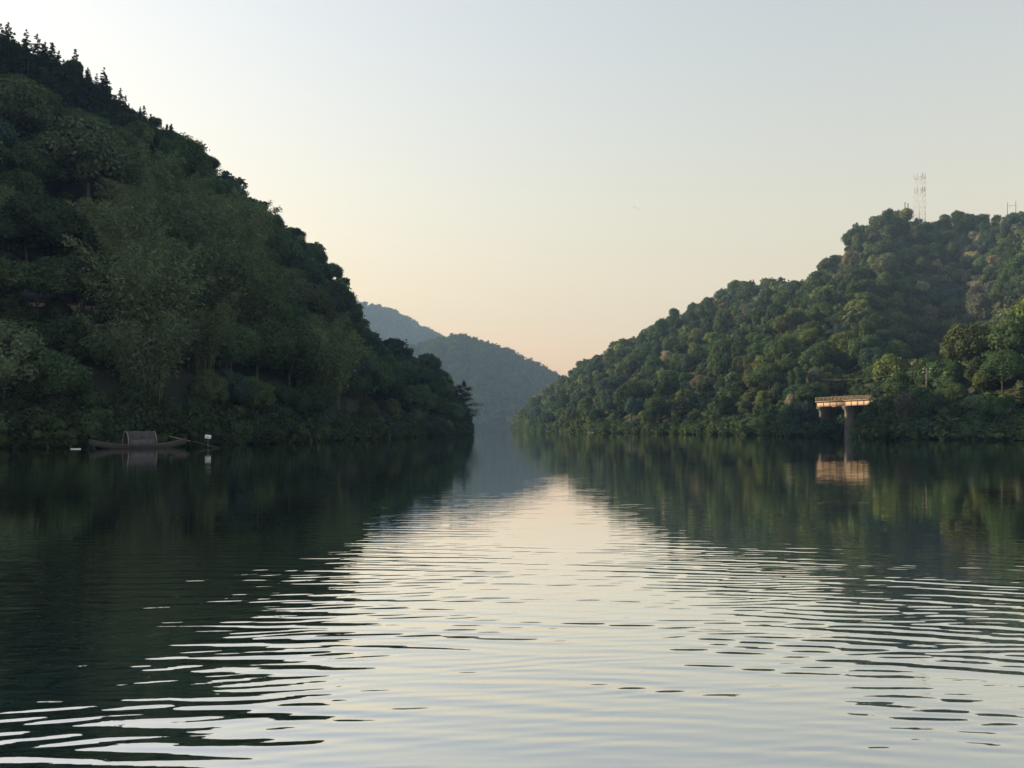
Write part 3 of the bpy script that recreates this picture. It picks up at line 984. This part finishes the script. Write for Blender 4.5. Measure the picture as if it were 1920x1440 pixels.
for side, hill, n, sr in (('left', left, 950, (2.9, 14)), ('right', right, 1350, (0, 13.5))):
    r = np.random.default_rng(31)
    S = r.uniform(*sr, n); T = r.uniform(0.0, 1.03, n)
    ks = 620
    S = np.concatenate([S, r.uniform(2.6 if side == 'left' else 0, 14 if side == 'left' else 13.5, ks)]); T = np.concatenate([T, r.uniform(-.006, .02, ks)])
    P = hill.pt(S, T)
    P[n:, 2] = np.maximum(P[n:, 2], .05) - .25
    inst = []
    for j_, p in enumerate(P):
        if p[2] < .2 and j_ < n: continue
        d = dict(kind='shrub', s=r.uniform(.6, 1.3), P=tuple(p))
        if on_deck(d) or blocks(d): continue
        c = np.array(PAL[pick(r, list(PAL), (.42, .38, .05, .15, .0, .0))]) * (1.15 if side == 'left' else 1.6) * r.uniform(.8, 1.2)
        inst.append((p, d['s'], r.uniform(0, 6.28), c, int(r.integers(5))))
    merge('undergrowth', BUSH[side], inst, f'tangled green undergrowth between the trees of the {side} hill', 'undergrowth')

for hill, n, sr, lab in ((FAR_B, 3000, (3, 11.5), 'blue hazy forest on the nearer far hill across the water'),
                         (FAR_A, 2300, (2.5, 9), 'pale blue hazy forest on the farthest hill behind the left ridge')):
    r = np.random.default_rng(41)
    S = r.uniform(*sr, n); T = 1.04 * r.uniform(0.0, 1, n) ** .9
    P = hill.pt(S, T)
    inst = []
    for p in P:
        if p[2] < .3: p[2] = .3
        c = np.array(PAL[pick(r, list(PAL), (.3, .38, .1, .14, .04, .04))]) * r.uniform(.75, 1.25)
        inst.append((p, r.uniform(.8, 1.7), r.uniform(0, 6.28), c, int(r.integers(5))))
    merge('far_forest', FARC, inst, lab, 'forest')

# the old pine on the tip of the headland
pc, pt_ = pine_geo(900, 14.0)
Pp = on_hill(left, 870, 800)
e = empty('pine_tree', Pp, 0.6, 1.0)
tag(e, 'lone dark pine with layered open boughs at the tip of the left headland', 'pine')
c = link('crown', mk('crown', pc, M_LEAF), e); c.color = (.022, .030, .022, 1)
link('trunk', mk('trunk', pt_, M_BARK), e)

# ------------------------------------------------------------------ bridge
Z = Vector((0, 0, 1))
axs = (BA, BN, Z)
br = empty('concrete_bridge', (BRIDGE_C.x, BRIDGE_C.y, 0))
tag(br, 'small concrete girder bridge lit by low sun on the right shore', 'bridge')
def bl(a, n, z):         # along the deck, towards the lake, up
    return BA * a + BN * n + Z * z
WD = 4.6
# lake-side face of the girders stands at n = 0
for (a0, a1) in ((0.12, 11.3), (-19.0, -0.12)):
    m = MB(); L_ = a1 - a0; ac = (a0 + a1) / 2
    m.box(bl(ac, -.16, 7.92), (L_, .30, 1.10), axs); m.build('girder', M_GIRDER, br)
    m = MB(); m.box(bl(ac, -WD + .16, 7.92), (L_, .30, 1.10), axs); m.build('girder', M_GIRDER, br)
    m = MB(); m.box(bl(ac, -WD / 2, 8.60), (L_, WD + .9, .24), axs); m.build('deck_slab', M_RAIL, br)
    st = MB(); st.box((0, 0, 0), (.16, .10, 1.06), axs)
    sm = mesh_np('stiffener', st.v, st.q, None, M_RAIL)
    n = int(L_ // 2.3)
    for j in range(n + 1):
        o = link('stiffener', sm, br); o.location = bl(a0 + .12 + j * (L_ - .24) / n, .04, 7.92)
for n_ in (.36, -WD - .36):
    for zz, th in ((9.55, .10), (9.22, .06), (8.96, .06)):
        m = MB(); m.box(bl(-3.85, n_, zz), (30.3, .10, th), axs); m.build('rail', M_RAIL, br)
    pm = MB(); pm.box((0, 0, 0), (.14, .13, .86), axs)
    pme = mesh_np('rail_post', pm.v, pm.q, None, M_RAIL)
    for j in range(19):
        o = link('rail_post', pme, br); o.location = bl(-18.4 + j * 1.64, n_, 9.145)
for a in (0.0, 10.3):
    m = MB()
    hw, th = WD / 2 - .25, .52
    prof = [(-1.6, hw, th), (5.6, hw - .12, th - .06), (6.25, hw - .05, th), (6.9, hw + .42, th + .18), (7.34, hw + .5, th + .22)]
    vv = []; 
    for z, w2, t2 in prof:
        for sa, sn in ((-1, -1), (1, -1), (1, 1), (-1, 1)):
            vv.append(bl(a + sa * t2, -WD / 2 + sn * w2, z))
    q = [(i * 4 + j, i * 4 + (j + 1) % 4, (i + 1) * 4 + (j + 1) % 4, (i + 1) * 4 + j) for i in range(len(prof) - 1) for j in range(4)]
    q.append((16, 17, 18, 19))
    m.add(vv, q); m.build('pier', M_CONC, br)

# ------------------------------------------------------------------ telecom mast and the other works on the right skyline
def ground_at(hill, px, y_):
    S = np.linspace(0, hill.n, 400)[:, None] + np.zeros((1, 160)); T = np.linspace(.5, 1.05, 160)[None] + np.zeros((400, 1))
    P = hill.pt(S, T)
    d = (P[..., 0] - U(px) * y_) ** 2 + (P[..., 1] - y_) ** 2
    i = np.unravel_index(np.argmin(d), d.shape)
    return tuple(float(a) for a in P[i])
mp = ground_at(right, 1725, 418)
ztop = at(0, 324, mp[1]).z
H = ztop - mp[2]
ms = empty('telecom_mast', mp, .35)
tag(ms, 'tall pale lattice telecom mast on top of the right hill', 'mast')
hw = 1.9
for sx, sy in ((-1, -1), (1, -1), (1, 1), (-1, 1)):
    m = MB(); m.tube([(sx * hw, sy * hw, -1), (sx * hw, sy * hw, H - 2.6)], .10, 6); m.build('leg', M_STEEL, ms)
nb = int(H / 2.7)
for j in range(1, nb):
    z0, z1 = (j - 1) * (H - 2.6) / (nb - 1), j * (H - 2.6) / (nb - 1)
    m = MB()
    cs = [(-hw, -hw), (hw, -hw), (hw, hw), (-hw, hw)]
    for q in range(4):
        a, b = cs[q], cs[(q + 1) % 4]
        m.tube([(*a, z1), (*b, z1)], .045, 4)
        m.tube([(*a, z0), (*b, z1)], .035, 4)
        m.tube([(*b, z0), (*a, z1)], .035, 4)
    m.build('bracing', M_STEEL, ms)
for zf, rr in ((H - 2.7, 2.35), (H - 9.6, 2.3)):
    m = MB()
    for q in range(12):
        a0, a1 = 2 * math.pi * q / 12, 2 * math.pi * (q + 1) / 12
        m.tube([(rr * math.cos(a0), rr * math.sin(a0), zf), (rr * math.cos(a1), rr * math.sin(a1), zf)], .075, 5)
        m.tube([(.75 * rr * math.cos(a0), .75 * rr * math.sin(a0), zf), (rr * math.cos(a0), rr * math.sin(a0), zf)], .06, 4)
    m.build('platform', M_PANEL, ms)
    for q in range(6):
        a = 2 * math.pi * (q + .3) / 6
        m = MB(); m.tube([(rr * math.cos(a), rr * math.sin(a), zf - .4), (rr * math.cos(a), rr * math.sin(a), zf + 2.6)], .05, 5)
        m.box((rr * 1.06 * math.cos(a), rr * 1.06 * math.sin(a), zf + 1.5), (.20, .20, 1.9)); m.build('antenna', M_PANEL, ms)
m = MB(); m.tube([(.5, .5, -1), (.5, .5, H - 2.7)], .16, 6); m.build('cable_ladder', M_PANEL, ms)

for px, h, lab in ((1697, 5.5, 'short grey post left of the telecom mast, taller of two'), (1702, 4.9, 'short grey post nearest the telecom mast, lower of two')):
    p = ground_at(right, px, 415)
    zt = at(0, 381, 415).z + (h - 5.5)
    o = empty('service_post', p)
    tag(o, lab, 'post', 'service posts by the mast')
    m = MB(); m.tube([(0, 0, -.5), (0, 0, zt - p[2])], [.28, .22], 8); m.build('shaft', M_CONC, o)
    m = MB(); m.box((0, 0, zt - p[2] + .1), (.7, .7, .2)); m.build('cap', M_CONC, o)

p = ground_at(right, 1898, 405)
hp = empty('double_power_pole', p, -.5)
tag(hp, 'double wooden power pole with crossbar on the right skyline', 'power pole')
zt = at(0, 378, p[1]).z - p[2]
for s_ in (-1, 1):
    m = MB(); m.tube([(s_ * 1.75, 0, -.5), (s_ * 1.75, 0, zt)], [.17, .12], 7); m.build('pole', M_WOODPOLE, hp)
    m = MB(); m.tube([(s_ * 1.0, 0, zt - 1.9), (s_ * 1.0, 0, zt - 1.5)], .08, 6); m.build('insulator', M_WHITE, hp)
m = MB(); m.box((0, .12, zt - 1.9), (4.4, .10, .11)); m.build('crossbar', M_WOODPOLE, hp)

# roadside poles and their wire on the right slope
poles = []
for px, pyt, pyb, y_, lab in ((1363, 700, 738, 300, 'slim utility pole on the right slope, farthest left of three'),
                              (1436, 694, 732, 270, 'slim utility pole on the sunlit spur, middle of three'),
                              (1737, 690, 722, 172, 'utility pole with crossarms in front of the sunlit near bank trees')):
    t = at(px, pyt, y_); b = at(px, pyb, y_)
    o = empty('utility_pole', (b.x, b.y, b.z - 3))
    tag(o, lab, 'utility pole', 'utility poles along the right shore road')
    h = t.z - b.z + 3
    m = MB(); m.tube([(0, 0, 0), (0, 0, h)], [.15, .10], 7); m.build('shaft', M_WOODPOLE, o)
    for dz in (.35, 1.0):
        m = MB(); m.box((0, 0, h - dz), (1.7, .10, .10)); m.build('crossarm', M_WOODPOLE, o)
        for q in (-.7, .7):
            m = MB(); m.tube([(q, 0, h - dz + .05), (q, 0, h - dz + .28)], .05, 6); m.build('insulator', M_WHITE, o)
    poles.append((Vector((b.x, b.y, b.z - 3 + h))))
for k_, (a, b, sag, lab) in enumerate(((poles[0], poles[1], .8, 'thin power line between the two far poles on the right slope'),
                                       (poles[1], poles[2], 2.6, 'long sagging power line crossing above the bridge'))):
    m = MB()
    pts = [a.lerp(b, f / 16) + Vector((0, 0, -.2 - sag * 4 * (f / 16) * (1 - f / 16))) for f in range(17)]
    m.tube(pts, .022, 5)
    tag(m.build('power_line', M_WIRE), lab, 'power line', 'power lines')

# ------------------------------------------------------------------ left bank: boat, sign, float, wall, house
bc = Vector((U(262) * 93.0, 93.0, 0))
boat = empty('covered_boat', bc, math.radians(46))
tag(boat, 'dark wooden boat with arched woven canopy moored at the left bank', 'boat')
def section(f, L_=10.6, B=1.55):
    x = (f - .5) * L_
    e_ = abs(2 * f - 1)
    w = B / 2 * (1 - e_ ** 2.6) * .96 + .09
    zk = -.16 + .62 * e_ ** 3
    zs = .38 + .62 * e_ ** 2.6
    return x, w, zk, zs
m = MB(); ns = 17; vv = []
for i in range(ns):
    x, w, zk, zs = section(i / (ns - 1))
    vv += [(x, -w, zs), (x, -w * .72, zk), (x, w * .72, zk), (x, w, zs), (x, w - .06, zs), (x, w * .66, zk + .07), (x, -w * .66, zk + .07), (x, -w + .06, zs)]
q = [(i * 8 + j, (i + 1) * 8 + j, (i + 1) * 8 + (j + 1) % 8, i * 8 + (j + 1) % 8) for i in range(ns - 1) for j in range(8)]
q += [(0, 1, 6, 7), (1, 2, 5, 6), (2, 3, 4, 5)]
o8 = (ns - 1) * 8
q += [(o8 + 7, o8 + 6, o8 + 1, o8), (o8 + 6, o8 + 5, o8 + 2, o8 + 1), (o8 + 5, o8 + 4, o8 + 3, o8 + 2)]
m.add(vv, q); m.build('hull', M_HULL, boat)
for sd in (-1, 1):
    m = MB(); m.tube([(section(i / 16)[0], sd * section(i / 16)[1], section(i / 16)[3] + .02) for i in range(17)], .045, 6); m.build('gunwale', M_TRIM, boat)
CA = [math.pi * k_ / 12 for k_ in range(13)]
cxs = (-1.55, 1.55)
def arch(x, rw, rh, z0=.42):
    return [(x, rw * math.cos(a), z0 + rh * math.sin(a) ** .75) for a in CA]
vv, q = [], []
for x in np.linspace(cxs[0], cxs[1], 5):
    vv += arch(x, .80, 1.42)
for i in range(4):
    for j in range(12):
        q.append((i * 13 + j, (i + 1) * 13 + j, (i + 1) * 13 + j + 1, i * 13 + j + 1))
m = MB(); m.add(vv, q); can = m.build('canopy', M_MAT, boat)
mod = can.modifiers.new('thick', 'SOLIDIFY'); mod.thickness = .05
for x in (cxs[0], -.5, .5, cxs[1]):
    m = MB(); m.tube(arch(x, .835, 1.455), .035, 6); m.build('hoop', M_BAMBOO if abs(x) > 1 else M_TRIM, boat)
m = MB()
vv, q = [], []
for x in np.linspace(-1.4, 1.3, 4):
    vv += [(x, -.87, .30), (x, -.885, .62 + .03 * math.sin(x * 5)), (x, -.84, .98 + .04 * math.sin(x * 4))]
for i in range(3):
    for j in range(2): q.append((i * 3 + j, (i + 1) * 3 + j, (i + 1) * 3 + j + 1, i * 3 + j + 1))
m.add(vv, q); tp = m.build('side_tarp', M_TARP, boat); mod = tp.modifiers.new('thick', 'SOLIDIFY'); mod.thickness = .02
for x in (-3.4, -2.3, 2.4, 3.5):
    m = MB(); m.box((x, 0, .42), (.22, 1.15, .05)); m.build('thwart', M_TRIM, boat)
m = MB(); m.tube([at(317, 818, 96), at(357, 827, 97.5)], .035, 6)
tag(m.build('boat_pole', M_BAMBOO), 'pale bamboo pole propped over the bow of the covered boat', 'pole')
m = MB(); m.tube([at(362, 827.5, 97.5), at(385, 833.5, 96), at(411, 840.0, 94)], [.06, .08, .07], 6)
tag(m.build('mooring_pole', M_HULL), 'dark slanting mooring pole between covered boat and white sign', 'pole')

sp = at(390, 840, 94.5)
sg = empty('white_sign', (sp.x, sp.y, -.4), math.radians(18))
tag(sg, 'small white signboard on a thin post in the water beside the boat', 'sign')
m = MB(); m.tube([(0, 0, 0), (0, 0, 1.5)], .035, 6); m.build('post', M_WOODPOLE, sg)
ax2 = (Vector((.995, 0, -.10)), Vector((0, 1, 0)), Vector((.10, 0, .995)))
m = MB(); m.box((0, -.05, 1.66), (.64, .03, .42), ax2); bd = m.build('board', M_WHITE, sg)
m = MB()
for dx, dz, w, h in ((-.02, .09, .18, .03), (-.09, 0, .03, .18), (.0, -.01, .14, .03), (.07, 0, .03, .18), (-.02, -.10, .18, .03)):
    m.box((dx, -.070, 1.66 + dz), (w, .006, h), ax2)
m.build('lettering', M_BLUE, bd)

fp = at(142, 842, 89.0)
m = MB()
vv = []
for i in range(9):
    f = i / 8; x = (f - .5) * 1.05; w = .17 * (1 - abs(2 * f - 1) ** 3) + .04
    vv += [(x, -w, .0), (x, -w * .8, .07), (x, w * .8, .08), (x, w, .0)]
q = [(i * 4 + j, (i + 1) * 4 + j, (i + 1) * 4 + (j + 1) % 4, i * 4 + (j + 1) % 4) for i in range(8) for j in range(4)] + [(0, 1, 2, 3), (35, 34, 33, 32)]
m.add(vv, q)
fo = m.build('foam_float', M_FOAM); fo.location = (fp.x, fp.y, 0); fo.rotation_euler = (0, 0, .1)
tag(fo, 'white foam float lying on dark water left of the boat', 'float')

# broken stone ledge of the lakeside path
for (x0, x1, py, y_, lab) in ((94, 132, 765, 104, 'low stone ledge on the bank above the white float'), (342, 392, 771, 108, 'low stone ledge on the bank above the white sign')):
    g0 = on_hill(left, (x0 + x1) / 2, py); y_ = g0[1] - .4
    a, b = at(x0, py, y_), at(x1, py, y_)
    o = empty('stone_ledge', (a + b) / 2)
    tag(o, lab, 'wall', 'stone ledges of the lakeside path')
    n = 5
    rr = random.Random(x0)
    for j in range(n):
        m = MB(); w = (b - a).length / n
        m.box(((j - (n - 1) / 2) * w, rr.uniform(-.08, .08), rr.uniform(-.05, .05)), (w * .94, .5, rr.uniform(.28, .42))); m.build('stone', M_STONE, o)

# white house half hidden on the left slope
hb = Vector(HOUSE)
ho = empty('white_house', (hb.x, hb.y, hb.z - .8), math.radians(28))
tag(ho, 'white walled house glimpsed through dark trees on the left hill', 'house')
HL, HWd, HH = 10.6, 5.0, 3.5
m = MB(); m.box((0, HWd / 2, HH / 2), (HL, HWd, HH)); m.build('wall', M_WALL, ho)
m = MB()
e0 = .35
vv = [(-HL / 2 - e0, -e0, HH - .1), (HL / 2 + e0, -e0, HH - .1), (HL / 2 + e0, HWd + e0, HH - .1), (-HL / 2 - e0, HWd + e0, HH - .1),
      (-HL / 2 - e0, HWd / 2, HH + 2.1), (HL / 2 + e0, HWd / 2, HH + 2.1)]
m.add(vv, [(0, 1, 5, 4), (2, 3, 4, 5), (3, 2, 1, 0)], [(0, 4, 3), (1, 2, 5)]); m.build('roof', M_TILE, ho)
for x in (-4.7, -4.0, 2.2, 2.95, 3.9):
    m = MB(); m.box((x, -.03, 1.8), (.22, .05, 3.3)); m.build('post', M_HULL, ho)
for x in (-2.3, 0.2):
    f = MB(); f.box((x, -.02, 2.1), (1.5, .06, 1.5)); fr = f.build('window', M_HULL, ho)
    m = MB(); m.box((x, -.06, 2.1), (1.3, .04, 1.3)); m.build('pane', M_DARKGLASS, fr)

# two birds far out over the gap
for px, py, ys, rz, lab in ((1189.5, 388.5, 260, .4, 'tiny bird in the open sky, left of two'), (1196.5, 391.3, 264, .1, 'tiny bird in the open sky, right of two')):
    b = at(px, py, ys)
    o = empty('flying_bird', b, rz)
    tag(o, lab, 'bird', 'birds over the lake')
    m = MB(); m.tube([(0, -.26, 0), (0, -.10, .02), (0, .12, .02), (0, .24, .04), (0, .32, .03)], [.02, .06, .07, .05, .01], 6)
    for sd in (-1, 1):
        vv = [(0, .10, .05), (sd * .22, .13, .14), (sd * .52, .02, .10), (sd * .24, -.02, .13), (0, -.06, .05)]
        m.add(vv + [(x, y, z - .015) for x, y, z in vv], [(0, 1, 3, 4), (9, 8, 6, 5)], [(1, 2, 3), (8, 7, 6)])
    m.build('body', M_BIRD, o)

# ------------------------------------------------------------------ the evening haze that fills the valley
hz = MB()
hz.box((0, 900, 161), (4900, 3000, 324))
m, nt, out = new_mat('haze_air')
pv = nt.nodes.new('ShaderNodeVolumePrincipled')
pv.inputs['Color'].default_value = (0.44, 0.69, 1.0, 1)
pv.inputs['Density'].default_value = 0.00029
pv.inputs['Anisotropy'].default_value = 0.0
nt.links.new(pv.outputs[0], out.inputs['Volume'])
tag(hz.build('haze', m), 'pale blue evening haze filling the valley', 'haze', kind='stuff')
